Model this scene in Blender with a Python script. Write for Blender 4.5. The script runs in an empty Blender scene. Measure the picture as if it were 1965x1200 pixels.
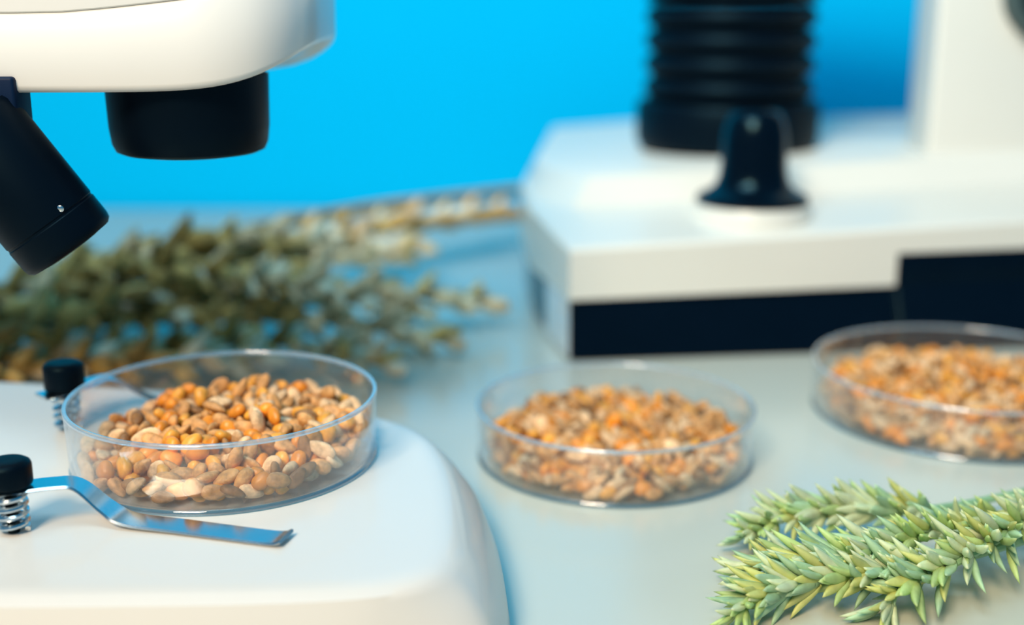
import bpy, bmesh, math, random
import numpy as np
from mathutils import Vector, Matrix, Quaternion

S = 0.001                                  # all lengths below are in millimetres
sc = bpy.context.scene
C = sc.collection
rnd = random.Random(7)

# ------------------------------------------------------------------ camera
FPX, HCAM = 2350.0, 160.0
PITCH = math.atan(600 / FPX)
cd = bpy.data.cameras.new('camera')
cam = bpy.data.objects.new('camera', cd)
C.objects.link(cam)
cam.location = (0, 0, HCAM * S)
cam.rotation_euler = (math.pi / 2 - PITCH, 0, 0)
cd.sensor_width = 36
cd.lens = FPX / 1965 * 36
cd.clip_start = 0.01
cd.clip_end = 20
cd.dof.use_dof = True
cd.dof.focus_distance = 0.330
cd.dof.aperture_fstop = 4.6
sc.camera = cam

# ------------------------------------------------------------------ light
w = bpy.data.worlds.new('world')
sc.world = w
w.use_nodes = True
bg = w.node_tree.nodes['Background']
bg.inputs[0].default_value = (0.04, 0.40, 0.72, 1)
bg.inputs[1].default_value = 0.52


def area(name, loc, target, sx, sy, power, col, spread=math.pi):
    l = bpy.data.lights.new(name, 'AREA')
    l.shape = 'RECTANGLE'
    l.size, l.size_y, l.energy, l.color = sx, sy, power, col
    l.spread = spread
    o = bpy.data.objects.new(name, l)
    C.objects.link(o)
    o.location = loc
    o.rotation_euler = (Vector(target) - Vector(loc)).to_track_quat('-Z', 'Y').to_euler()
    return o


area('softbox_light', (-0.54, -0.94, 1.27), (0.05, 0.42, 0.05), 0.55, 0.45, 42.5, (1.0, 0.765, 0.52))
area('backdrop_light', (-0.20, 0.14, 0.80), (0.16, 0.96, 0.26), 0.50, 0.30, 4.1, (0.62, 0.88, 1.0), math.radians(115))
sc.view_settings.view_transform = 'Standard'
sc.view_settings.look = 'None'
sc.view_settings.exposure = -0.12
sc.view_settings.gamma = 1.0
sc.view_settings.use_curve_mapping = False


# ------------------------------------------------------------------ materials
def mat(name, col, rough=0.5, metal=0.0, coat=0.0, var=0.0, scale=40.0, spec=0.5, rand=0.0, sss=0.0, bump=0.0, transl=0.0, tint=None):
    m = bpy.data.materials.new(name)
    m.use_nodes = True
    nt = m.node_tree
    b = nt.nodes['Principled BSDF']
    b.inputs['Roughness'].default_value = rough
    b.inputs['Metallic'].default_value = metal
    b.inputs['Coat Weight'].default_value = coat
    b.inputs['Coat Roughness'].default_value = 0.08
    b.inputs['Specular IOR Level'].default_value = spec
    if tint:
        b.inputs['Specular Tint'].default_value = (*tint, 1)
    if sss:
        b.inputs['Subsurface Weight'].default_value = sss
        b.inputs['Subsurface Radius'].default_value = (0.002, 0.0012, 0.0005)
        b.inputs['Subsurface Scale'].default_value = 1.0
    tc = nt.nodes.new('ShaderNodeTexCoord')
    nz = nt.nodes.new('ShaderNodeTexNoise')
    nz.inputs['Scale'].default_value = scale
    nz.inputs['Detail'].default_value = 4
    nt.links.new(tc.outputs['Object'], nz.inputs['Vector'])
    mr = nt.nodes.new('ShaderNodeMapRange')
    mr.inputs['From Min'].default_value = 0.25
    mr.inputs['From Max'].default_value = 0.75
    mr.inputs['To Min'].default_value = 1 - var
    mr.inputs['To Max'].default_value = 1 + var
    nt.links.new(nz.outputs['Fac'], mr.inputs['Value'])
    fac = mr.outputs['Result']
    if rand:
        oi = nt.nodes.new('ShaderNodeObjectInfo')
        r2 = nt.nodes.new('ShaderNodeMapRange')
        r2.inputs['To Min'].default_value = 1 - rand
        r2.inputs['To Max'].default_value = 1 + rand
        nt.links.new(oi.outputs['Random'], r2.inputs['Value'])
        mm = nt.nodes.new('ShaderNodeMath')
        mm.operation = 'MULTIPLY'
        nt.links.new(fac, mm.inputs[0])
        nt.links.new(r2.outputs['Result'], mm.inputs[1])
        fac = mm.outputs[0]
    hs = nt.nodes.new('ShaderNodeHueSaturation')
    hs.inputs['Color'].default_value = (*col, 1)
    nt.links.new(fac, hs.inputs['Value'])
    nt.links.new(hs.outputs['Color'], b.inputs['Base Color'])
    if bump:
        bp = nt.nodes.new('ShaderNodeBump')
        bp.inputs['Strength'].default_value = bump
        bp.inputs['Distance'].default_value = 0.0005
        nt.links.new(nz.outputs['Fac'], bp.inputs['Height'])
        nt.links.new(bp.outputs['Normal'], b.inputs['Normal'])
    if transl:
        out = nt.nodes['Material Output']
        tr = nt.nodes.new('ShaderNodeBsdfTranslucent')
        nt.links.new(hs.outputs['Color'], tr.inputs['Color'])
        mx = nt.nodes.new('ShaderNodeMixShader')
        mx.inputs[0].default_value = transl
        nt.links.new(b.outputs[0], mx.inputs[1])
        nt.links.new(tr.outputs[0], mx.inputs[2])
        nt.links.new(mx.outputs[0], out.inputs['Surface'])
    return m


def clear_plastic(name, tint, base_refl, milk):
    """Thin clear polystyrene: passes light straight through, reflects more at grazing angles."""
    m = bpy.data.materials.new(name)
    m.use_nodes = True
    nt = m.node_tree
    nt.nodes.clear()
    out = nt.nodes.new('ShaderNodeOutputMaterial')
    lw = nt.nodes.new('ShaderNodeLayerWeight')
    lw.inputs['Blend'].default_value = 0.5
    pw = nt.nodes.new('ShaderNodeMath')
    pw.operation = 'POWER'
    pw.inputs[1].default_value = 3.2
    nt.links.new(lw.outputs['Facing'], pw.inputs[0])
    ml = nt.nodes.new('ShaderNodeMath')
    ml.operation = 'MULTIPLY_ADD'
    ml.inputs[1].default_value = 0.85
    ml.inputs[2].default_value = base_refl
    nt.links.new(pw.outputs[0], ml.inputs[0])
    tr = nt.nodes.new('ShaderNodeBsdfTransparent')
    tr.inputs[0].default_value = (*tint, 1)
    gl = nt.nodes.new('ShaderNodeBsdfGlossy')
    gl.inputs['Color'].default_value = (0.97, 0.98, 1, 1)
    gl.inputs['Roughness'].default_value = 0.06
    df = nt.nodes.new('ShaderNodeBsdfTranslucent')
    df.inputs[0].default_value = (0.9, 0.95, 0.97, 1)
    d2 = nt.nodes.new('ShaderNodeBsdfDiffuse')
    d2.inputs[0].default_value = (0.9, 0.95, 0.97, 1)
    ad = nt.nodes.new('ShaderNodeMixShader')
    ad.inputs[0].default_value = 0.5
    nt.links.new(df.outputs[0], ad.inputs[1])
    nt.links.new(d2.outputs[0], ad.inputs[2])
    m0 = nt.nodes.new('ShaderNodeMixShader')
    m0.inputs[0].default_value = milk
    nt.links.new(tr.outputs[0], m0.inputs[1])
    nt.links.new(ad.outputs[0], m0.inputs[2])
    m1 = nt.nodes.new('ShaderNodeMixShader')
    nt.links.new(ml.outputs[0], m1.inputs[0])
    nt.links.new(m0.outputs[0], m1.inputs[1])
    nt.links.new(gl.outputs[0], m1.inputs[2])
    nt.links.new(m1.outputs[0], out.inputs['Surface'])
    return m


M = {
    'table': mat('table_laminate', (0.59, 0.61, 0.53), rough=0.2, var=0.02, scale=3, spec=0.95),
    'wall': mat('blue_wall', (0.0012, 0.44, 0.78), rough=0.85, var=0.01, scale=4, spec=0.0),
    'floor': mat('grey_floor', (0.35, 0.36, 0.36), rough=0.6, var=0.05, scale=5),
    'white': mat('white_enamel', (0.75, 0.74, 0.70), rough=0.34, coat=0.25, var=0.01, scale=20),
    'cream': mat('cream_enamel', (0.74, 0.71, 0.63), rough=0.38, coat=0.15, var=0.01, scale=20),
    'black': mat('black_plastic', (0.0012, 0.0035, 0.008), rough=0.42, var=0.1, scale=60, spec=0.10, tint=(0.35, 0.8, 1.0)),
    'blackgloss': mat('glossy_black', (0.001, 0.003, 0.007), rough=0.2, var=0.1, scale=60, spec=0.2, tint=(0.35, 0.8, 1.0)),
    'rubber': mat('black_rubber', (0.0012, 0.0035, 0.008), rough=0.45, var=0.1, scale=80, spec=0.13, tint=(0.35, 0.8, 1.0)),
    'steel': mat('spring_steel', (0.55, 0.62, 0.66), rough=0.2, metal=1.0, var=0.02, scale=100),
    'bracket': mat('dark_blue_bracket', (0.0015, 0.012, 0.04), rough=0.5, spec=0.12),
    'grey': mat('grey_plastic', (0.05, 0.08, 0.08), rough=0.4),
    'panel': mat('painted_corner_reflection', (0.62, 0.66, 0.68), rough=0.2, coat=0.3),  # pale tone stands in for a reflection on glossy black plastic
    'lens': mat('lens_glass', (0.01, 0.02, 0.03), rough=0.05, spec=0.8),
    'dish': clear_plastic('clear_polystyrene', (0.975, 0.982, 0.985), 0.045, 0.03),
    'rim': clear_plastic('clear_polystyrene_edge', (0.90, 0.94, 0.96), 0.16, 0.30),
    'ring': clear_plastic('bluish_polystyrene_foot', (0.42, 0.74, 0.88), 0.14, 0.12),
    'tan': mat('tan_grain', (0.64, 0.32, 0.11), rough=0.55, var=0.42, scale=520, rand=0.2, bump=0.9),
    'pale': mat('pale_grain', (0.78, 0.51, 0.28), rough=0.6, var=0.38, scale=520, rand=0.16, bump=0.9),
    'brown': mat('brown_grain', (0.33, 0.16, 0.055), rough=0.55, var=0.4, scale=520, rand=0.25, bump=0.9),
    'orange': mat('orange_kernel', (0.80, 0.28, 0.025), rough=0.38, var=0.25, scale=360, rand=0.16, bump=0.4),
    'amber': mat('amber_kernel', (0.82, 0.37, 0.05), rough=0.38, var=0.25, scale=360, rand=0.16, bump=0.4),
    'g1': mat('fresh_green_glume', (0.56, 0.74, 0.30), rough=0.5, var=0.2, scale=220, rand=0.18, transl=0.25),
    'g2': mat('blue_green_glume', (0.44, 0.66, 0.40), rough=0.5, var=0.2, scale=220, rand=0.18, transl=0.2),
    'g3': mat('yellow_green_glume', (0.68, 0.72, 0.26), rough=0.5, var=0.2, scale=220, rand=0.15, transl=0.25),
    'g4': mat('silvery_green_glume', (0.74, 0.84, 0.54), rough=0.5, var=0.2, scale=220, rand=0.12, transl=0.25),
    'gstem': mat('green_stem', (0.25, 0.45, 0.24), rough=0.45, var=0.15, scale=90),
    'd1': mat('olive_husk', (0.36, 0.195, 0.04), rough=0.7, var=0.3, scale=120, rand=0.35),
    'd2': mat('khaki_husk', (0.62, 0.39, 0.12), rough=0.7, var=0.3, scale=120, rand=0.35),
    'd3': mat('straw_husk', (0.76, 0.53, 0.30), rough=0.7, var=0.25, scale=120, rand=0.25),
    'd4': mat('cream_husk', (0.85, 0.75, 0.54), rough=0.6, var=0.2, scale=120, rand=0.2),
    'dstem': mat('dry_straw_stem', (0.30, 0.18, 0.045), rough=0.6, var=0.25, scale=60),
}


# ------------------------------------------------------------------ helpers
def tag(o, label=None, cat=None, group=None, kind=None):
    for k, v in (('label', label), ('category', cat), ('group', group), ('kind', kind)):
        if v:
            o[k] = v
    return o


def root(name, loc, label, cat, group=None):
    o = bpy.data.objects.new(name, None)
    C.objects.link(o)
    o.empty_display_size = 0.01
    o.location = Vector(loc) * S
    return tag(o, label, cat, group)


def world_mm(o):
    p = Vector((0, 0, 0))
    while o is not None:
        p += o.location / S
        o = o.parent
    return p


def link(name, me, parent=None, loc=(0, 0, 0)):
    o = bpy.data.objects.new(name, me)
    C.objects.link(o)
    o.location = Vector(loc) * S
    o.parent = parent
    return o


class MB:
    """Collects shapes in world millimetres, builds one mesh object."""

    def __init__(self):
        self.v, self.f, self.mi = [], [], []

    def add(self, vs, fs, mi=0):
        n = len(self.v)
        self.v += [tuple(p) for p in vs]
        self.f += [tuple(i + n for i in f) for f in fs]
        self.mi += [mi] * len(fs)

    def loft(self, rings, cap0=True, cap1=True):
        k = len(rings[0])
        vs = [p for r in rings for p in r]
        fs = []
        for a in range(len(rings) - 1):
            for i in range(k):
                j = (i + 1) % k
                fs.append((a * k + i, a * k + j, (a + 1) * k + j, (a + 1) * k + i))
        if cap0:
            fs.append(tuple(reversed(range(k))))
        if cap1:
            fs.append(tuple((len(rings) - 1) * k + i for i in range(k)))
        self.add(vs, fs)
        return self

    def lathe(self, c, prof, seg=48, axis=(0, 0, 1), closed=False):
        q = Vector((0, 0, 1)).rotation_difference(Vector(axis))
        c = Vector(c)
        rings = []
        for r, z in prof:
            rings.append([c + q @ Vector((max(r, 1e-4) * math.cos(2 * math.pi * i / seg), max(r, 1e-4) * math.sin(2 * math.pi * i / seg), z)) for i in range(seg)])
        if closed:
            rings.append(rings[0])
        return self.loft(rings, not closed, not closed)

    def tube(self, pts, rad, seg=10):
        pts = [Vector(p) for p in pts]
        n = len(pts)
        rads = rad if isinstance(rad, (list, tuple)) else [rad] * n
        rings, up = [], None
        for i, p in enumerate(pts):
            t = (pts[min(i + 1, n - 1)] - pts[max(i - 1, 0)]).normalized()
            if up is None:
                up = t.orthogonal().normalized()
            up = (up - t * up.dot(t)).normalized()
            s = t.cross(up)
            rings.append([p + (up * math.cos(2 * math.pi * k / seg) + s * math.sin(2 * math.pi * k / seg)) * rads[i] for k in range(seg)])
        return self.loft(rings)

    def ribbon(self, pts, width, th):
        pts = [Vector(p) for p in pts]
        n = len(pts)
        rings = []
        for i, p in enumerate(pts):
            t = (pts[min(i + 1, n - 1)] - pts[max(i - 1, 0)]).normalized()
            s = Vector((0, 0, 1)).cross(Vector((t.x, t.y, 0)).normalized())
            u = t.cross(s)
            wd = width[i] if isinstance(width, (list, tuple)) else width
            e = th * 0.5
            h = wd / 2
            rings.append([p + s * h, p + s * (h - e) + u * e, p - s * (h - e) + u * e, p - s * h, p - s * (h - e) - u * e, p + s * (h - e) - u * e])
        return self.loft(rings)

    def build(self, name, m, parent=None, smooth=38.0, bevel=0.0, label=None):
        org = world_mm(parent) if parent else Vector((0, 0, 0))
        me = bpy.data.meshes.new(name)
        me.from_pydata([(Vector(p) - org) * S for p in self.v], [], self.f)
        for x in (m if isinstance(m, (list, tuple)) else [m]):
            me.materials.append(x)
        if any(self.mi):
            me.polygons.foreach_set('material_index', self.mi)
        bm = bmesh.new()
        bm.from_mesh(me)
        bmesh.ops.recalc_face_normals(bm, faces=bm.faces)
        if bevel:
            ed = [e for e in bm.edges if len(e.link_faces) == 2 and e.calc_face_angle(0) > 0.5]
            bmesh.ops.bevel(bm, geom=ed, offset=bevel * S, segments=3, affect='EDGES', profile=0.5, clamp_overlap=True)
        if smooth:
            for f in bm.faces:
                f.smooth = True
            for e in bm.edges:
                e.smooth = not (len(e.link_faces) == 2 and e.calc_face_angle(0) > math.radians(smooth))
        bm.to_mesh(me)
        bm.free()
        o = link(name, me, parent)
        if label:
            o['label'] = label
        return o


def chaikin(pts, n=2, closed=True):
    pts = [Vector(p) for p in pts]
    for _ in range(n):
        q = []
        k = len(pts)
        for i in range(k if closed else k - 1):
            a, b = pts[i], pts[(i + 1) % k]
            q += [a * 0.75 + b * 0.25, a * 0.25 + b * 0.75]
        if not closed:
            q = [pts[0]] + q + [pts[-1]]
        pts = q
    return pts


def offset(pts, d):
    """Outward offset of a closed counter-clockwise outline in plan."""
    n = len(pts)
    out = []
    for i, p in enumerate(pts):
        t = (pts[(i + 1) % n] - pts[i - 1])
        t = Vector((t.x, t.y)).normalized()
        out.append(Vector((p.x + t.y * d, p.y - t.x * d)))
    return out


def ccw(pts):
    a = sum(pts[i][0] * pts[(i + 1) % len(pts)][1] - pts[(i + 1) % len(pts)][0] * pts[i][1] for i in range(len(pts)))
    return pts if a > 0 else list(reversed(pts))


def smooth_path(pts, k=8):
    """Catmull-Rom through the points."""
    P = [Vector(p) for p in pts]
    P = [P[0] * 2 - P[1]] + P + [P[-1] * 2 - P[-2]]
    out = []
    for i in range(1, len(P) - 2):
        for j in range(k):
            t = j / k
            a, b, c, d = P[i - 1], P[i], P[i + 1], P[i + 2]
            out.append(0.5 * ((2 * b) + (c - a) * t + (2 * a - 5 * b + 4 * c - d) * t * t + (3 * b - a - 3 * c + d) * t ** 3))
    out.append(P[-2])
    return out


def box(mb, lo, hi):
    x0, y0, z0 = lo
    x1, y1, z1 = hi
    mb.loft([[(x0, y0, z), (x1, y0, z), (x1, y1, z), (x0, y1, z)] for z in (z0, z1)])
    return mb


# ------------------------------------------------------------------ setting
tag(box(MB(), (-1600, 960, -750), (1600, 1000, 1500)).build('wall_back', M['wall'], smooth=0), kind='structure')
tag(box(MB(), (-1600, -1200, -790), (1600, 960, -750)).build('floor', M['floor'], smooth=0), kind='structure')
tb = root('laboratory_table', (0, 250, -750), 'pale grey glossy laboratory table under the microscopes and dishes', 'table')
box(MB(), (-900, -350, -32), (900, 955, 0)).build('table_top', M['table'], tb, bevel=2)
for lx in (-850, 850):
    for ly in (-300, 900):
        box(MB(), (lx - 22, ly - 22, -750), (lx + 22, ly + 22, -32.2)).build('leg', M['grey'], tb, bevel=2)

# ------------------------------------------------------------------ near stereo microscope
sm = root('stereo_microscope', (-150, 340, 0), 'white stereo microscope whose stage holds a dish of grain, nearest the camera', 'microscope')
T = [(-183, 420), (-125, 411), (-70, 396), (-45, 383), (-31, 370), (-23, 352), (-18, 328), (-15, 300), (-14, 278), (-20, 263), (-42, 256), (-120, 254), (-300, 254), (-340, 280), (-340, 415), (-300, 432)]
T = chaikin([Vector(p) for p in ccw(T)], 3)
prof = [(13, 0.0), (14, 2), (13.2, 8), (10.5, 15), (6.5, 21.0), (3.2, 24.6), (1.5, 26.2), (-0.6, 27.3), (-3, 27.85), (-6, 28.0)]


def stage_ring(d, z):            # the skirt flares at the side, the front drops almost straight
    a, b = offset(T, 1.0), []
    for p, q in zip(T, a):
        ny = q.y - p.y
        k = d if d < 1.5 else 1.5 + (d - 1.5) * (0.15 + 0.85 * min(1, max(0, (ny + 0.95) / 0.6)))
        b.append((p.x + (q.x - p.x) * k, p.y + (q.y - p.y) * k, z))
    return b


MB().loft([stage_ring(d, z) for d, z in prof]).build('stage_base', M['white'], sm, smooth=50)

# pillar and focus arm, left of the picture
MB().lathe((-305, 370, 0), [(22, 27.5), (22, 300), (20, 303)], 40).build('pillar', M['steel'], sm)
HO = [(-330, 338), (-200, 335), (-120, 336), (-95, 338), (-80, 340), (-67, 347), (-58.5, 362), (-56.5, 390), (-58, 420), (-75, 445), (-140, 452), (-330, 450)]
HO = chaikin([Vector(p) for p in ccw(HO)], 2)


def hz(p, lo):                 # the underside and the seam both sweep up towards the rounded nose
    k = max(0.0, (p.x + 125) / 68.0)
    return (136.0 + 12.0 * k ** 5.0 if lo else 156.5 + 8.0 * k ** 1.3)


low = [(-6.0, lambda p: hz(p, 1) - 0.6), (-1.6, lambda p: hz(p, 1) - 0.4), (-0.4, lambda p: hz(p, 1) + 0.3), (0, lambda p: hz(p, 1) + 1.6), (0.2, lambda p: hz(p, 0) - 1.2), (-0.7, lambda p: hz(p, 0))]
MB().loft([[(q.x, q.y, fz(p)) for p, q in zip(HO, offset(HO, d))] for d, fz in low]).build('head_housing', M['white'], sm, smooth=45)
up = [(-0.8, lambda p: hz(p, 0) + 0.05), (-0.1, lambda p: hz(p, 0) + 0.5), (-0.05, lambda p: hz(p, 0) + 1.5), (-0.1, lambda p: 195), (-0.6, lambda p: 205), (-4, lambda p: 216), (-14, lambda p: 222)]
MB().loft([[(q.x, q.y, fz(p)) for p, q in zip(HO, offset(HO, d))] for d, fz in up]).build('head_cover', M['white'], sm, smooth=45)
ol = MB().lathe((-95.5, 366, 116), [(17, 0), (19.5, 0.1), (21.6, 1.0), (22.6, 3.2), (23.2, 8), (23.6, 23)], 64).build('objective_barrel', M['black'], sm)
MB().lathe((-95.5, 366, 115.4), [(15, 0), (16, 0.3), (16, 1.2)], 48).build('lens', M['lens'], ol)
# tilted illuminator
ax = Vector((-0.55, -0.10, 0.83)).normalized()
ie = Vector((-124.5, 340, 92))
il = MB().lathe(ie, [(10.5, 0), (12.6, 0.1), (13.7, 1.1), (14.0, 2.6), (14.0, 8.6), (13.75, 8.9), (13.75, 9.4), (14.0, 9.7), (14.0, 42), (13.2, 43.5), (9, 44)], 64, ax).build('illuminator', M['black'], sm)
MB().lathe(ie - ax * 0.35, [(9, 0), (9.8, 0.2), (9.8, 0.8)], 40, ax).build('lens', M['lens'], il)
side = (ax.cross(Vector((0, 1, 0)))).normalized()
ns = (Vector((0, -1, 0)) - ax * Vector((0, -1, 0)).dot(ax)).normalized()
scr = ie + ax * 10.9 + (ns * 0.72 - side * 0.62).normalized() * 13.9
MB().lathe(scr, [(1.0, -0.6), (1.0, 0.25), (0.7, 0.45)], 16, ns).build('set_screw', M['steel'], il)
MB().loft([[(-162, 334, 126), (-134, 334, 126), (-134, 346, 126), (-162, 346, 126)], [(-164, 334, 140), (-134, 334, 140), (-134, 346, 140), (-164, 346, 140)]]).build('bracket', M['bracket'], sm, bevel=1)


def stage_clip(post, zk0, zk1, rk, wd, leaf):
    lf = MB().ribbon(smooth_path(leaf, 6), wd, 0.9).build('stage_clip', M['steel'], sm, smooth=24)
    x, y = post
    MB().lathe((x, y, 0), [(rk - 1.2, zk0), (rk - 0.2, zk0 + 0.5), (rk, zk0 + 1.2), (rk, zk1 - 1.6), (rk - 0.3, zk1 - 0.8), (rk - 1.2, zk1 - 0.2), (rk - 2.2, zk1), (1, zk1 - 0.1)], 40).build('knob', M['black'], lf)
    MB().lathe((x, y, 0), [(1.5, 28), (1.5, zk0 + 1)], 16).build('post', M['blackgloss'], lf)
    n, turns = 90, 4.2
    MB().tube([(x + 3.6 * math.cos(6.283 * turns * i / n), y + 3.6 * math.sin(6.283 * turns * i / n), 28.8 + (zk0 - 1.9 - 28.8) * i / n) for i in range(n + 1)], 0.75, 8).build('spring', M['steel'], lf)


stage_clip((-127.5, 290), 40.6, 47.6, 5.9, 8.2, [(-133, 287.5, 39.6), (-128, 290, 39.6), (-118, 294, 39.6), (-112, 295.4, 38.6), (-105, 295.2, 32.5), (-99, 294, 29.6), (-85, 291.2, 28.9), (-66, 286, 28.7), (-59, 284, 28.9), (-56.5, 283.3, 29.8)])
stage_clip((-140.5, 367), 41.6, 50.4, 6.2, 8.5, [(-146, 361, 40.9), (-140.5, 367, 40.9), (-135, 379, 40.4), (-130, 383, 39.5), (-120, 388, 31.5), (-113, 391, 29.0), (-98, 395, 28.9), (-92, 396.5, 29.6)])

# ------------------------------------------------------------------ far microscope
fm = root('compound_microscope', (180, 720, 0), 'cream microscope with black ribbed tube and black base, behind the dishes', 'microscope')


def tilt(x, z):
    return z + 0.027 * (x - 25)


O0 = [(26, 540), (183, 570), (335, 599), (346, 640), (332, 885), (83, 892), (21, 862), (5, 690), (9, 614)]
lowb = [Vector(p) for p in ccw(O0)]
B0 = [(27, 535), (183, 553), (335, 570), (346, 630), (330, 883), (83, 890), (23, 860), (8, 690), (12, 616)]
B1 = [(28, 541.5), (183, 571.5), (333, 600.5), (343, 640), (330, 883), (83, 890), (23, 860), (8, 690), (12, 615)]
MB().loft([[(x, y, 1.2) for x, y in B0], [(x, y, 28.4) for x, y in B1]]).build('lower_base', M['blackgloss'], fm, smooth=30)
for fx, fy in ((52, 562), (320, 612), (300, 860), (40, 850)):
    MB().lathe((fx, fy, 0), [(10, 0), (11, 0.3), (10.5, 1.4)], 24).build('foot', M['rubber'], fm)
# pale facet added as a painted reflection on the glossy black front corner
MB().loft([[(26.0 + 0.0 * z, 537.2 + 0.19 * z, z), (25.2 + 0.03 * z, 537.0 + 0.17 * z, z), (16.6, 581, z), (18.0, 582, z)] for z in (1.6, 28.1)]).build('corner_reflection', M['panel'], fm, smooth=0)
# taller black front panel at the right
MB().loft([[(183, y0, z), (333, y1, z), (332, 604, z), (182, 575.5, z)] for z, y0, y1 in ((1.4, 550.8, 567.6), (28, 568.0, 596.8), (tilt(180, 39.5), 568.2, 596.8))]).build('front_panel', M['blackgloss'], fm, bevel=0.6)
L = [
    ([(26, 539), (183, 569), (335, 598), (346, 640), (332, 888), (83, 895), (21, 865), (5, 690), (9, 614)], [28] * 9, 0),
    ([(26, 539), (183, 569), (335, 598), (346, 640), (332, 888), (83, 895), (21, 865), (5, 690), (9, 614)], [50.0, 50, 50, 54, 58, 58, 58, 58, 57.2], 1),
    ([(27, 541.5), (184, 571.5), (334, 600.5), (344, 642), (330, 886), (83, 893), (22, 863), (6.6, 690), (10.6, 615.5)], [52.0, 52, 52, 56, 60, 60, 60, 60, 59], 1),
    ([(30, 600), (186, 630), (334, 659), (342, 672), (328, 884), (84, 891), (24, 861), (8, 690), (12, 636)], [60.0] * 9, 1),
    ([(38, 613), (189, 642), (331, 669), (337, 682), (323, 880), (86, 887), (28, 857), (13, 692), (18, 652)], [73.0] * 9, 1),
    ([(41, 617), (190, 646), (329, 673), (334, 685), (320, 878), (87, 885), (30, 855), (16, 693), (21, 655)], [74.5] * 9, 1),
]
rg = []
for pts, zs, tl in L:
    rg.append([(x, y, tilt(x, z) if tl else z) for (x, y), z in zip(pts, zs)])
MB().loft(rg).build('deck', M['cream'], fm, smooth=25)
# column
CO = [(222, 655), (333, 676), (338, 735), (240, 742), (225, 700)]
co = [Vector(p) for p in ccw(CO)]
MB().loft([[(p.x, p.y, z) for p in offset(co, d)] for d, z in ((3, 76), (0.6, 80), (0, 84), (0, 275))]).build('column', M['cream'], fm, bevel=3.0)
MB().loft([[(75, 700, z), (230, 690, z), (240, 740, z), (75, 775, z)] for z in (218, 262)]).build('head_arm', M['cream'], fm, bevel=6)
fk = MB().lathe((280, 664, 164), [(24, -6), (24, 6), (23, 8.0), (18, 8.2), (17.6, 6)], 48, (0.18, -0.98, 0)).build('focus_knob', M['grey'], fm)
MB().lathe((280, 664, 164), [(17.4, 5), (17.4, 10), (15.5, 11)], 48, (0.18, -0.98, 0)).build('knob_cap', M['blackgloss'], fk)
# ribbed tube
bc = (124, 713, 0)
be = MB().lathe(bc, [(44, 77.3), (49, 77.5), (51.2, 80), (52.2, 84), (52.2, 101), (51.4, 103.5), (50, 104.6), (43, 105)], 72).build('tube_collar', M['rubber'], fm)
for i in range(4):
    z = 105.2 + i * 13.1
    MB().lathe(bc, [(42, z), (44.5, z + 0.6), (47.6, z + 3.4), (48.2, z + 6.4), (47.6, z + 9.4), (44.5, z + 12.2), (42, z + 13)], 72).build('rib', M['rubber'], be)
MB().lathe(bc, [(44, 157.8), (47.5, 158.4), (48.5, 161), (48.5, 166), (46, 168), (46, 219)], 72).build('upper_barrel', M['blackgloss'], fm)
# flared black pillar knob on its boss
kc = (117, 592, 0)
MB().lathe(kc, [(29, 54), (28.8, 61.6), (27.5, 64.1), (20, 64.5)], 56).build('boss', M['cream'], fm)
MB().lathe(kc, [(26, 64.6), (27.2, 65.3), (27.2, 67.2), (25.6, 68.8), (21.4, 70.6), (18.4, 73), (16.8, 77), (16.0, 83), (15.8, 92), (15.2, 99), (13.8, 104), (11.6, 108), (7, 110), (1, 110.3)], 64).build('pillar_knob', M['blackgloss'], fm)

# ------------------------------------------------------------------ petri dishes
DISH = [
    dict(c=(-85, 343.5), z=28.0, R=45.0, h=20.0, where='in the stage dish', label='clear petri dish of grain standing on the near microscope stage'),
    dict(c=(37, 418), z=0.0, R=50.0, h=20.0, where='in the middle dish', label='clear petri dish of grain on the table between stage and far microscope'),
    dict(c=(181, 466), z=0.0, R=60.0, h=20.0, where='in the right-edge dish', label='clear petri dish of grain cut off at the right edge of the picture'),
]
for d in DISH:
    (x, y), z, R, h = d['c'], d['z'], d['R'], d['h']
    r = root('petri_dish', (x, y, z), d['label'], 'petri dish', 'petri dishes of grain')
    c = (x, y, z + 0.15)
    MB().lathe(c, [(1, 0), (R - 2.2, 0), (R - 1.2, 0.25), (R - 0.75, 0.9), (R - 0.15, h - 1.1), (R - 1.25, h - 1.1), (R - 1.75, 1.6), (R - 2.4, 0.95), (1, 0.9)], 96).build('dish_body', M['dish'], r, smooth=40)
    MB().lathe(c, [(R - 1.3, h - 1.15), (R - 0.1, h - 1.15), (R + 0.05, h - 0.7), (R - 0.05, h - 0.2), (R - 0.4, h), (R - 1.0, h), (R - 1.3, h - 0.3)], 96, closed=True).build('rim', M['rim'], r, smooth=60)
    MB().lathe(c, [(R - 2.6, -0.12), (R - 1.0, -0.12), (R - 0.4, 0.3), (R - 0.35, 1.0), (R - 0.9, 1.5), (R - 1.5, 0.6), (R - 2.6, 0.3)], 96, closed=True).build('foot_ring', M['ring'], r, smooth=60)


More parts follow.
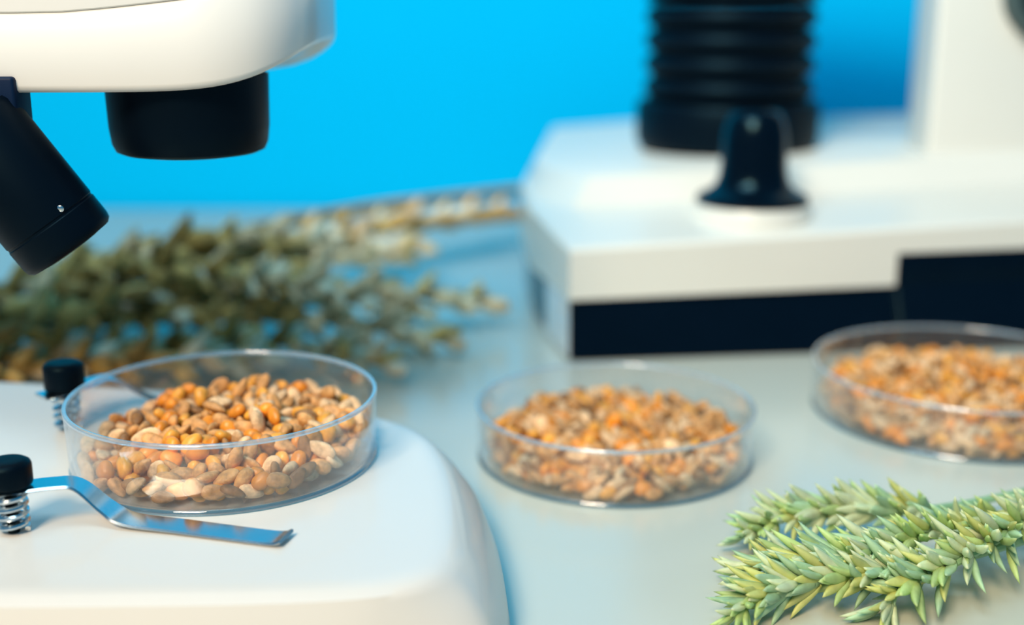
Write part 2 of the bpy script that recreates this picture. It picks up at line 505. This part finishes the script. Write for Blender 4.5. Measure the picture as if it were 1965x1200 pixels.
# ------------------------------------------------------------------ grain
def kernel(name, L_, W_, T_, nu, nv, crease, lump, seed, m):
    rr = random.Random(seed)
    vs, fs = [], []
    ph = [rr.uniform(0, 6.28) for _ in range(4)]
    for j in range(1, nv):
        t = math.pi * j / nv
        zz = -math.cos(t)
        taper = math.sin(t) ** (1.05 if crease else 0.85) * (1 - 0.18 * zz)
        for i in range(nu):
            a = 2 * math.pi * i / nu
            k = 1 + lump * math.sin(2 * a + ph[0] + 1.5 * zz) + lump * 0.7 * math.sin(3 * zz + ph[1] + a)
            xx = math.cos(a) * taper * k
            yy = math.sin(a) * taper * k
            if crease and math.sin(a) > 0.8:
                yy *= 1 - crease * math.sin(t)
            vs.append((xx * W_ / 2, yy * T_ / 2, zz * L_ / 2))
    n = len(vs)
    vs += [(0, 0, -L_ / 2), (0, 0, L_ / 2)]
    for j in range(nv - 2):
        for i in range(nu):
            k = (i + 1) % nu
            fs.append((j * nu + i, j * nu + k, (j + 1) * nu + k, (j + 1) * nu + i))
    for i in range(nu):
        k = (i + 1) % nu
        fs.append((n, k, i))
        fs.append((n + 1, (nv - 2) * nu + i, (nv - 2) * nu + k))
    me = bpy.data.meshes.new(name)
    me.from_pydata([Vector(v) * S for v in vs], [], fs)
    me.materials.append(m)
    for p in me.polygons:
        p.use_smooth = True
    return me, vs, fs


KINDS = [('tan', 'wheat_grain', 7.0, 4.0, 3.6, 0.45, 0.04, 0.36), ('pale', 'wheat_grain', 7.2, 3.9, 3.4, 0.5, 0.05, 0.21),
         ('brown', 'wheat_grain', 6.6, 3.6, 3.3, 0.45, 0.05, 0.11), ('orange', 'corn_kernel', 5.8, 4.5, 3.7, 0, 0.09, 0.18), ('amber', 'corn_kernel', 6.0, 4.4, 3.7, 0, 0.10, 0.14)]
SHAPES = {}
for ki, (mk, nm, a, b, c_, cr, lu, _) in enumerate(KINDS):
    for s in range(3):
        SHAPES[mk, s] = kernel(nm, a * (0.94 + 0.07 * s), b, c_, 12, 8, cr, lu, 10 * ki + s, M[mk])
LOW = {mk: kernel('k', a, b, c_, 8, 6, cr, lu, 77 + ki, M[mk]) for ki, (mk, nm, a, b, c_, cr, lu, _) in enumerate(KINDS)}

rng = np.random.default_rng(5)


def heap_height(d, x, y):
    R = d['R'] - 2.2
    r = np.sqrt(x * x + y * y) / R
    k = d['R'] / 45.0
    if d['z'] > 0:
        a = np.sqrt((x - 6) ** 2 + (y - 10) ** 2) / R
        return 10.4 + 6.2 * np.clip(1 - a * a, -0.15, 1) + 1.2 * np.sin(x * 0.16) * np.cos(y * 0.19) - 1.2 * np.clip(-x / R, 0, 1)
    if d['R'] < 55:
        a = np.sqrt((x - 2) ** 2 + (y - 8) ** 2) / R
        return 11.2 + 4.6 * np.clip(1 - a * a, -0.2, 1) + 0.8 * np.sin(x * 0.2 + 1) * np.cos(y * 0.17)
    a = np.sqrt((x - 0) ** 2 + (y - 10) ** 2) / R
    return 11.6 + 7.6 * np.clip(1 - a * 1.15, -0.2, 1) + 0.9 * np.sin(x * 0.17 + 2) * np.cos(y * 0.2)


def cam_rays(x0, x1, y0, y1, step):
    px, py = np.meshgrid(np.arange(x0, x1, step), np.arange(y0, y1, step))
    a = (px.ravel() - 982.5) / FPX
    b = (py.ravel() - 600) / FPX
    cp, sp = math.cos(PITCH), math.sin(PITCH)
    dr = np.stack([a, cp - b * sp, -(sp + b * cp)], 1)
    return dr / np.linalg.norm(dr, axis=1, keepdims=True)


ALL = []
for di, d in enumerate(DISH):
    R = d['R'] - 2.0
    sp_ = 5.1
    pts = []
    z = 3.7
    lay = 0
    while z < 22:
        ny = int(R / (sp_ * 0.866)) + 2
        for j in range(-ny, ny + 1):
            for i in range(-ny - 2, ny + 3):
                pts.append((i * sp_ + (j % 2) * sp_ / 2 + (lay % 2) * 2.3, j * sp_ * 0.866 + (lay % 2) * 1.4, z))
        z += 4.0
        lay += 1
    P = np.array(pts)
    P = P + rng.uniform(-1.3, 1.3, P.shape)
    rr = np.hypot(P[:, 0], P[:, 1])
    P = P[(rr < R - 2.6) & (P[:, 2] > 3.0) & (P[:, 2] < heap_height(d, P[:, 0], P[:, 1]) - 0.8)]
    for _ in range(10):                                     # push grains apart
        for s0 in range(0, len(P), 400):
            df = P[s0:s0 + 400, None, :] - P[None, :, :]
            ds = np.sqrt((df ** 2).sum(2)) + 1e-9
            pen = np.clip(4.7 - ds, 0, None)
            pen[ds < 1e-6] = 0
            P[s0:s0 + 400] += np.clip((df / ds[..., None] * pen[..., None] * 0.22).sum(1), -0.8, 0.8)
        rr = np.hypot(P[:, 0], P[:, 1])
        k = np.minimum(1, (R - 2.55) / np.maximum(rr, 1e-6))
        P[:, 0] *= k
        P[:, 1] *= k
        P[:, 2] = np.maximum(P[:, 2] - 0.22, 3.3)
    top = heap_height(d, P[:, 0], P[:, 1])
    rr = np.hypot(P[:, 0], P[:, 1])
    P = P[(P[:, 2] > top - 8.5) | (rr > R - 9)]
    Wd = P + np.array([d['c'][0], d['c'][1], d['z'] + 0.1])
    # how much of each grain the camera sees
    lim = [(130, 720, 700, 1000), (900, 1450, 730, 1000), (1560, 1965, 640, 910)][di]
    dr = cam_rays(*lim, 5)
    o = np.array([0, 0, HCAM])
    oc = o - Wd
    bb = dr @ oc.T
    cc = (oc ** 2).sum(1) - 2.5 ** 2
    disc = bb * bb - cc[None]
    tt = np.where(disc > 0, -bb - np.sqrt(np.clip(disc, 0, None)), 1e9)
    hit = tt.argmin(1)
    ok = tt[np.arange(len(hit)), hit] < 1e8
    cnt = np.bincount(hit[ok], minlength=len(P))
    kinds = rng.choice(len(KINDS), len(P), p=np.array([k[-1] for k in KINDS]) / sum(k[-1] for k in KINDS))
    for q, n, kd in zip(Wd, cnt, kinds):
        ALL.append((int(n), di, q, int(kd)))

order = sorted(range(len(ALL)), key=lambda i: -ALL[i][0])
single = set(order[:296])
COLOR = {'tan': 'tan wheat grain', 'pale': 'buff wheat grain', 'brown': 'brown wheat grain', 'orange': 'orange corn kernel', 'amber': 'amber corn kernel'}
rest = [MB(), MB(), MB()]
for i, (n, di, q, kd) in enumerate(ALL):
    mk, nm = KINDS[kd][0], KINDS[kd][1]
    rot = Quaternion((rnd.gauss(0, 1), rnd.gauss(0, 1), rnd.gauss(0, 1), rnd.gauss(0, 1))).normalized()
    R = DISH[di]['R'] - 2.0
    rel = Vector((q[0] - DISH[di]['c'][0], q[1] - DISH[di]['c'][1], 0))
    if rel.length > R - 5.6:            # against the glass the grains lie along the wall
        t = Vector((-rel.y, rel.x, 0)).normalized()
        axis = (t + Vector((0, 0, rnd.uniform(-0.9, 0.9)))).normalized()
        rot = Vector((0, 0, 1)).rotation_difference(axis) @ Quaternion((0, 0, 1), rnd.uniform(0, 6.28))
    elif q[2] - DISH[di]['z'] < 5.9:    # on the bottom they lie flat
        an = rnd.uniform(0, 6.28)
        rot = Vector((0, 0, 1)).rotation_difference(Vector((math.cos(an), math.sin(an), 0.1)).normalized())
    sc_ = rnd.uniform(0.98, 1.2)
    if i in single:
        o = link(nm, SHAPES[mk, rnd.randrange(3)][0], None, q)
        o.rotation_mode = 'QUATERNION'
        o.rotation_quaternion = rot
        o.scale = (sc_,) * 3
        u = (q[0] - DISH[di]['c'][0]) / R
        v = (q[1] - DISH[di]['c'][1]) / R
        hh = q[2] - DISH[di]['z'] > float(heap_height(DISH[di], np.array(rel.x), np.array(rel.y))) - 4.5
        zone = ('at top rear' if v > 0.35 else 'at top middle' if v > -0.15 else 'at top front') if hh else 'behind the front glass'
        sd_ = 'far left' if u < -0.6 else 'left' if u < -0.2 else 'centre' if u < 0.2 else 'right' if u < 0.6 else 'far right'
        tag(o, '%s %s, %s of the heap %s' % (COLOR[mk], zone, sd_, DISH[di]['where']), 'grain', COLOR[mk] + 's ' + DISH[di]['where'])
    else:
        me, vs, fs = LOW[mk]
        rest[di].add([rot @ Vector(v) * sc_ + Vector(q) for v in vs], fs, kd)
for di, mb in enumerate(rest):
    o = mb.build('grain_heap', [M[k[0]] for k in KINDS], smooth=0)
    for p in o.data.polygons:
        p.use_smooth = True
    tag(o, 'remaining mixed grains of the heap ' + DISH[di]['where'], 'grain', kind='stuff')


# ------------------------------------------------------------------ green ears
def glume_mesh(name, L_, W_, T_, m, nu=7, nv=6, awn=0.0):
    vs, fs = [], []
    for j in range(nv):
        t = j / nv
        wdt = math.sin(math.pi * min(1, (t * 0.92 + 0.06)) ** 0.72) ** 0.9
        bow = -0.10 * L_ * math.sin(math.pi * t)
        for i in range(nu):
            a = 2 * math.pi * i / nu
            vs.append((math.cos(a) * W_ / 2 * wdt, math.sin(a) * T_ / 2 * wdt * (1.25 if math.sin(a) < 0 else 0.6) + bow * 0.4, t * L_))
    vs.append((0, 0, L_ * (1 + awn)))
    for j in range(nv - 1):
        for i in range(nu):
            k = (i + 1) % nu
            fs.append((j * nu + i, j * nu + k, (j + 1) * nu + k, (j + 1) * nu + i))
    n = len(vs) - 1
    for i in range(nu):
        fs.append((n, (nv - 1) * nu + i, (nv - 1) * nu + (i + 1) % nu))
    fs.append(tuple(reversed(range(nu))))
    me = bpy.data.meshes.new(name)
    me.from_pydata([Vector(v) * S for v in vs], [], fs)
    me.materials.append(m)
    for p in me.polygons:
        p.use_smooth = True
    return me


GL = {k: glume_mesh('glume', 13.5, 3.2, 2.6, M[k]) for k in ('g1', 'g2', 'g3', 'g4')}
GW = ['g1'] * 5 + ['g2'] * 3 + ['g3'] * 2 + ['g4'] * 5


def frame(direction, up):
    z = Vector(direction).normalized()
    x = Vector(up).cross(z)
    if x.length < 1e-4:
        x = z.orthogonal()
    x.normalize()
    y = z.cross(x)
    return Matrix((x, y, z)).transposed()


def ear(name, label, cat, group, pts, n_sp, meshes, weights, stem_m, spread, scale, n_gl, ear_frac, r_stem, low, ranks=3, tip_weights=None):
    """pts run from the tip to the cut end of the stem."""
    path = smooth_path(pts, 10)
    rt = root(name, (path[-1].x, path[-1].y, 0), label, cat, group)
    org = world_mm(rt)
    nP = len(path)
    MB().tube(path, [r_stem * (0.45 + 0.55 * min(1, i / (nP * 0.5))) for i in range(nP)], 8).build('stem', stem_m, rt)
    seg = [(path[i + 1] - path[i]).length for i in range(nP - 1)]
    tot = sum(seg) * ear_frac
    for s in range(n_sp):
        l = tot * s / (n_sp - 1)
        i = 0
        acc = 0
        while i < nP - 2 and acc + seg[i] < l:
            acc += seg[i]
            i += 1
        t = (path[i] - path[i + 1]).normalized()          # towards the tip
        p = path[i].lerp(path[i + 1], min(1, (l - acc) / seg[i]))
        sd = t.cross(Vector((0, 0, 1))).normalized()
        upv = sd.cross(t)
        ang = [0.35, math.pi - 0.35, math.pi / 2, -0.25, math.pi + 0.25][s % ranks] + rnd.uniform(-0.3, 0.3)
        out = sd * math.cos(ang) + upv * math.sin(ang)
        sprd = spread * (0.35 if s == 0 else 1) * rnd.uniform(0.8, 1.2)
        dr = (t * math.cos(sprd) + out * math.sin(sprd)).normalized()
        k = scale * (0.75 + 0.25 * min(1, s / 4)) * rnd.uniform(0.88, 1.12)
        b = p + out * r_stem * 0.6
        tipz = (b + dr * 12 * k).z                        # keep the tips above the table
        if tipz < low:
            dr = (dr + Vector((0, 0, (low - tipz) / (12 * k)))).normalized()
        wts = tip_weights if tip_weights and s < n_sp * 0.30 else weights
        mk = rnd.choice(wts)
        o = link('spikelet', meshes[mk], rt)
        R3 = frame(dr, out)
        o.matrix_local = Matrix.Translation((b - org) * S) @ R3.to_4x4() @ Matrix.Scale(k, 4)
        for g in range(n_gl):
            a = (g - (n_gl - 1) / 2)
            fan = a * 0.30 + rnd.uniform(-0.07, 0.07)
            lift = rnd.uniform(-0.18, 0.24)
            c = link('glume', meshes[rnd.choice(wts) if rnd.random() < 0.5 else mk], o)
            rr_ = Matrix.Rotation(fan, 4, 'Y') @ Matrix.Rotation(lift, 4, 'X')
            c.matrix_local = Matrix.Translation((a * 0.5 * S, 0, rnd.uniform(-1.5, 2.0) * S)) @ rr_ @ Matrix.Scale(rnd.uniform(0.78, 1.0), 4)
    return rt


GG = 'green wheat ears on the table'
E1 = [(70, 335, 6), (80.8, 340.6, 9), (100.9, 346, 10), (120.3, 347, 9), (140, 356, 7), (170, 371, 6), (200, 386, 5)]
E2 = [(66, 313, 5), (74.4, 311, 9), (93.7, 310, 12), (117.4, 320, 13), (138, 332, 12), (160, 346, 11), (195, 370, 6)]
E3 = [(59, 291, 4.5), (65.9, 295.9, 7), (80.6, 300.0, 9), (98.7, 303, 10), (125, 314, 9), (155, 331, 8), (195, 352, 5)]
E4 = [(98, 294.5, 4.5), (106.4, 298.6, 9), (122.0, 305.2, 13), (142.5, 321, 15), (158.3, 337.7, 13), (200, 366, 6)]
ear('wheat_ear', 'green wheat ear farthest back, just in front of the right-hand dish', 'wheat ear', GG, E1, 24, GL, GW, M['gstem'], 0.55, 1.0, 5, 0.43, 1.3, 3.5)
ear('wheat_ear', 'green wheat ear in the middle of the bunch, between the rear and lowest ears', 'wheat ear', GG, E2, 28, GL, GW, M['gstem'], 0.55, 1.0, 5, 0.58, 1.3, 3.5)
ear('wheat_ear', 'green wheat ear whose tip runs out at the bottom edge, lowest and leftmost', 'wheat ear', GG, E3, 24, GL, GW, M['gstem'], 0.55, 1.0, 5, 0.40, 1.3, 2.5)
ear('wheat_ear', 'yellowish green wheat ear nearest the lower right corner', 'wheat ear', GG, E4, 28, GL, GW + ['g3'] * 2, M['gstem'], 0.62, 1.05, 5, 0.66, 1.4, 2.5)

# ------------------------------------------------------------------ dried bundle
DL = {k: glume_mesh('husk', 16.0, 6.6, 5.6, M[k], 7, 5) for k in ('d1', 'd2', 'd3', 'd4')}
DG = 'dried ears lying in front of the blue wall'
DW = ['d1'] * 5 + ['d2'] * 5 + ['d3'] + ['d4']
DT = ['d2'] * 2 + ['d3'] * 6 + ['d4'] * 1
D = [
    ([(-7.6, 790, 26), (-85, 700, 32), (-150, 620, 34), (-205, 556, 30), (-250, 500, 20)], 46, DW[3:] + ['d2', 'd3'] * 2, 'dried brown ear on top of the bundle, tip beside the far microscope'),
    ([(-53.7, 680, 22), (-113, 618, 26), (-167, 562, 28), (-206, 512, 24), (-250, 470, 12)], 30, DW, 'dried olive ear second from the top of the bundle'),
    ([(-15, 594, 12), (-72, 590, 20), (-150, 590, 20), (-220, 572, 18), (-280, 555, 8)], 34, DW[5:] + ['d3'] * 3, 'dried ear whose straw-coloured tip sticks out farthest right at mid height'),
    ([(-31, 540, 8), (-92, 552, 15), (-166, 556, 14), (-235, 561, 10), (-290, 560, 6)], 32, DW, 'dried ear whose short brown tip lies below the longest straw tip'),
    ([(-54, 502, 8), (-100, 522, 12), (-155, 516, 11), (-205, 514, 8), (-260, 505, 5)], 28, DW + ['d3'] * 4, 'dried ear nearest the camera, seen through the near dish rim'),
    ([(-46, 580, 11), (-86, 590, 15), (-136, 586, 14), (-200, 582, 11), (-270, 600, 6)], 26, DW, 'dried olive ear buried in the middle of the bundle'),
    ([(-70, 545, 26), (-120, 560, 34), (-170, 566, 36), (-222, 560, 30), (-280, 548, 14)], 30, DW, 'dried dark ear heaped on the near side of the bundle top'),
    ([(-100, 640, 36), (-150, 610, 42), (-200, 590, 38), (-262, 570, 20)], 24, DW, 'dried ear at the left crest of the bundle'),
    ([(-110, 505, 10), (-150, 496, 12), (-195, 490, 10), (-250, 480, 6)], 20, DW, 'dried ear behind the rear stage clip, lowest at the left'),
    ([(-61, 700, 22), (-138, 660, 24), (-205, 645, 20), (-280, 620, 8)], 28, DW, 'dried ear at the rear of the bundle behind the top stalk'),
]
for pts, n, wts, lab in D:
    ear('dried_ear', lab, 'dried ear', DG, pts, int(n * 1.45), DL, wts, M['dstem'], 0.80, 1.15, 2, 0.90, 1.6, 4.0, 5, DT)
for pts, r_, lab in (
    ([(12, 835, 34), (-60, 745, 40), (-102, 693, 42), (-150, 638, 40), (-200, 600, 34), (-262, 560, 22), (-330, 520, 6)], [1.0] * 60 + [2.0] * 10, 'long dry stalk arching over the top of the dried bundle'),
    ([(16, 772, 28), (-36, 735, 30), (-80, 706, 30), (-130, 682, 26), (-190, 660, 14), (-260, 640, 4)], [1.8] * 60, 'golden dry stalk lying just below the top stalk'),
):
    path = smooth_path(pts, 10)
    rr_ = [3.6 - 1.2 * i / len(path) for i in range(len(path))]
    mb = MB().tube(path, rr_, 8)
    tag(mb.build('dry_stalk', M['dstem']), lab, 'dry stalk', 'dry stalks of the bundle')
